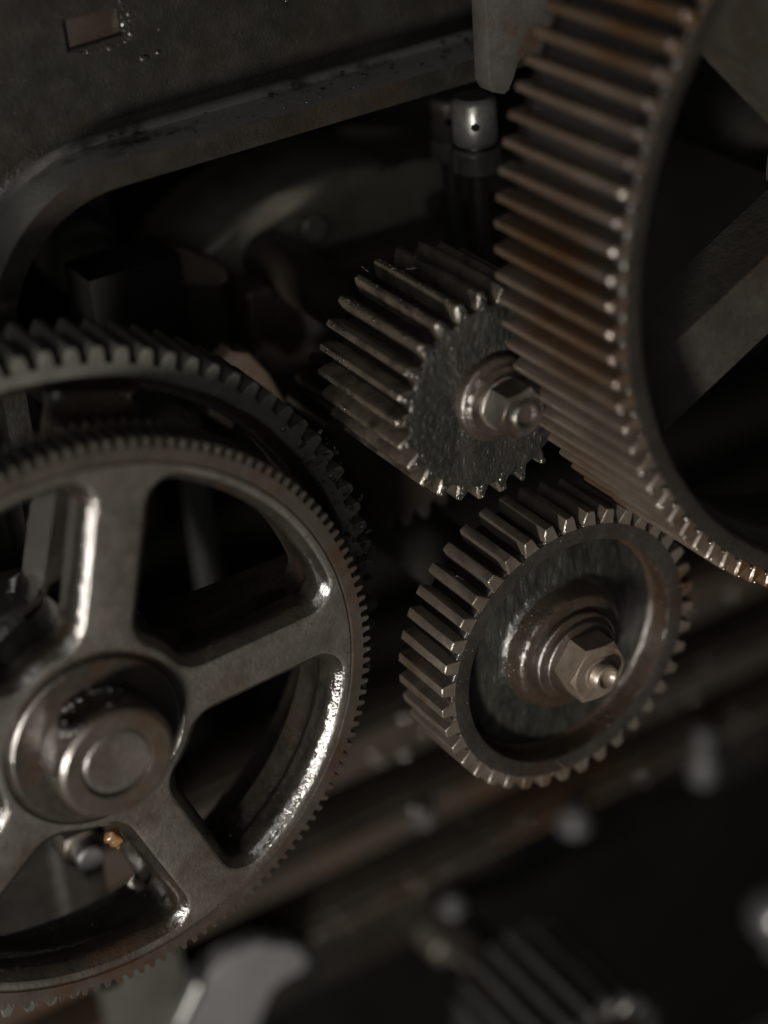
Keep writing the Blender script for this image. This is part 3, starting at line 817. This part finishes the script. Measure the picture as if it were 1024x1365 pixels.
rail('bed_rail', -294, 215, 14, 40, 'brown edged rail, lowest of the three in the lower right background', M_railm)
tag(link('bed_beam', boxm('bed_beam', -240, 520, 240, 300, -372, -326, 3, 3), M_dark), 'dark grey beam under the lowest rail', 'beam')
def stud(x, y, z, r, h, label):
    t = thing('rail_stud', label, 'stud', (x, y, z), 'bright studs on the rails')
    link('shank', lathe('shank', [(0, h), (r * .6, h), (r * .75, h - 1), (r * .75, -4), (0, -4)], 32, 'Z'), M_bright, t)
    link('head', lathe('head', [(0, h * .45), (r, h * .42), (r * 1.15, h * .3), (r * 1.15, 0), (0, 0)], 32, 'Z'), M_bright, t)
stud(249, 205, -318, 8, 38, 'tall bright blurred stud right of the dished gear')
stud(150, 205, -306, 9, 14, 'bright blurred stud directly below the dished gear')
stud(62, 205, -321, 7, 9, 'small bright stud between the dished gear and the grey lever')
stud(48, 205, -247, 6, 6, 'small dim stud just left below the dished gear')
tag(link('ball_knob', lathe('ball_knob', [(0, 21)] + [(21 * math.sin(R(a)), 21 * math.cos(R(a))) for a in range(15, 156, 10)] + [(7, -22), (7, -34), (0, -34)], 48, 'Z'), M_bright, None, (317, 205, -470)),
    'pale round knob at the right edge near the bottom', 'knob')
low = thing('low_gear', 'dark blurred pinion with long teeth at the bottom edge', 'gear', (70, 80, -347))
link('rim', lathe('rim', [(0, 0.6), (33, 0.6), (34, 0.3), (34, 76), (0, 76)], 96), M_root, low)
tv = [tooth_mesh('tooth', 34, 43, 3.2, 1.9, 0, 76.5, 0.7, 3, 0.08, 1.0, 0.45) for _ in range(3)]
add_teeth(low, 20, 4, tv, M_cup, 0.2)
tag(link('low_shaft', lathe('low_shaft', [(0, 0), (11, 0), (12, 1), (12, 140), (0, 140)], 40), M_dark, None, (70, 157, -347)), 'dark shaft behind the bottom pinion', 'shaft')
tag(link('grey_lever', prism('grey_lever', [(-134, -330), (-113, -295), (-100, -276), (-84, -269), (-66, -269), (-56, -273), (-52, -281), (-45, -281), (-41, -285), (-35, -300), (-43, -306), (-52, -300), (-59, -301), (-65, -306), (-72, -324), (-82, -350)], 196, 210, 3, 3), M_lever),
    'light grey curved lever, blurred at the bottom left', 'lever')
strip = tag(link('guide_pin', lathe('guide_pin', [(0, -14), (3.2, -14), (4, -13), (4, 12), (0, 13)], 24, 'Z'), M_bright, None, (-110, 190, -279)), 'small bright pin left of the grey lever at the bottom', 'pin')
strip.rotation_euler = (0, R(35), 0)
tag(link('dull_plate', boxm('dull_plate', -150, -104, 205, 215, -330, -236, 2, 2), M_greyback), 'dull grey plate below the spoked wheel at the bottom', 'plate')
pair = thing('roller_pair', 'pale brownish rollers beside the grey lever at the bottom', 'roller', (70, 214, -372))
for k, (x, z) in enumerate(((-8, 8), (10, -8))):
    link('roller', lathe('roller', [(0, 0), (7, 0), (8.5, 2), (8.5, 22), (0, 22)], 32), M_nut, pair, (x, 0, z))
bp_ = tag(link('machine_bed', boxm('machine_bed', -700, 900, 430, 450, -900, 500, 2, 1), M_black), 'dark back wall of the machine', 'machine wall')  # near-black colour gives the unlit depth behind the machine
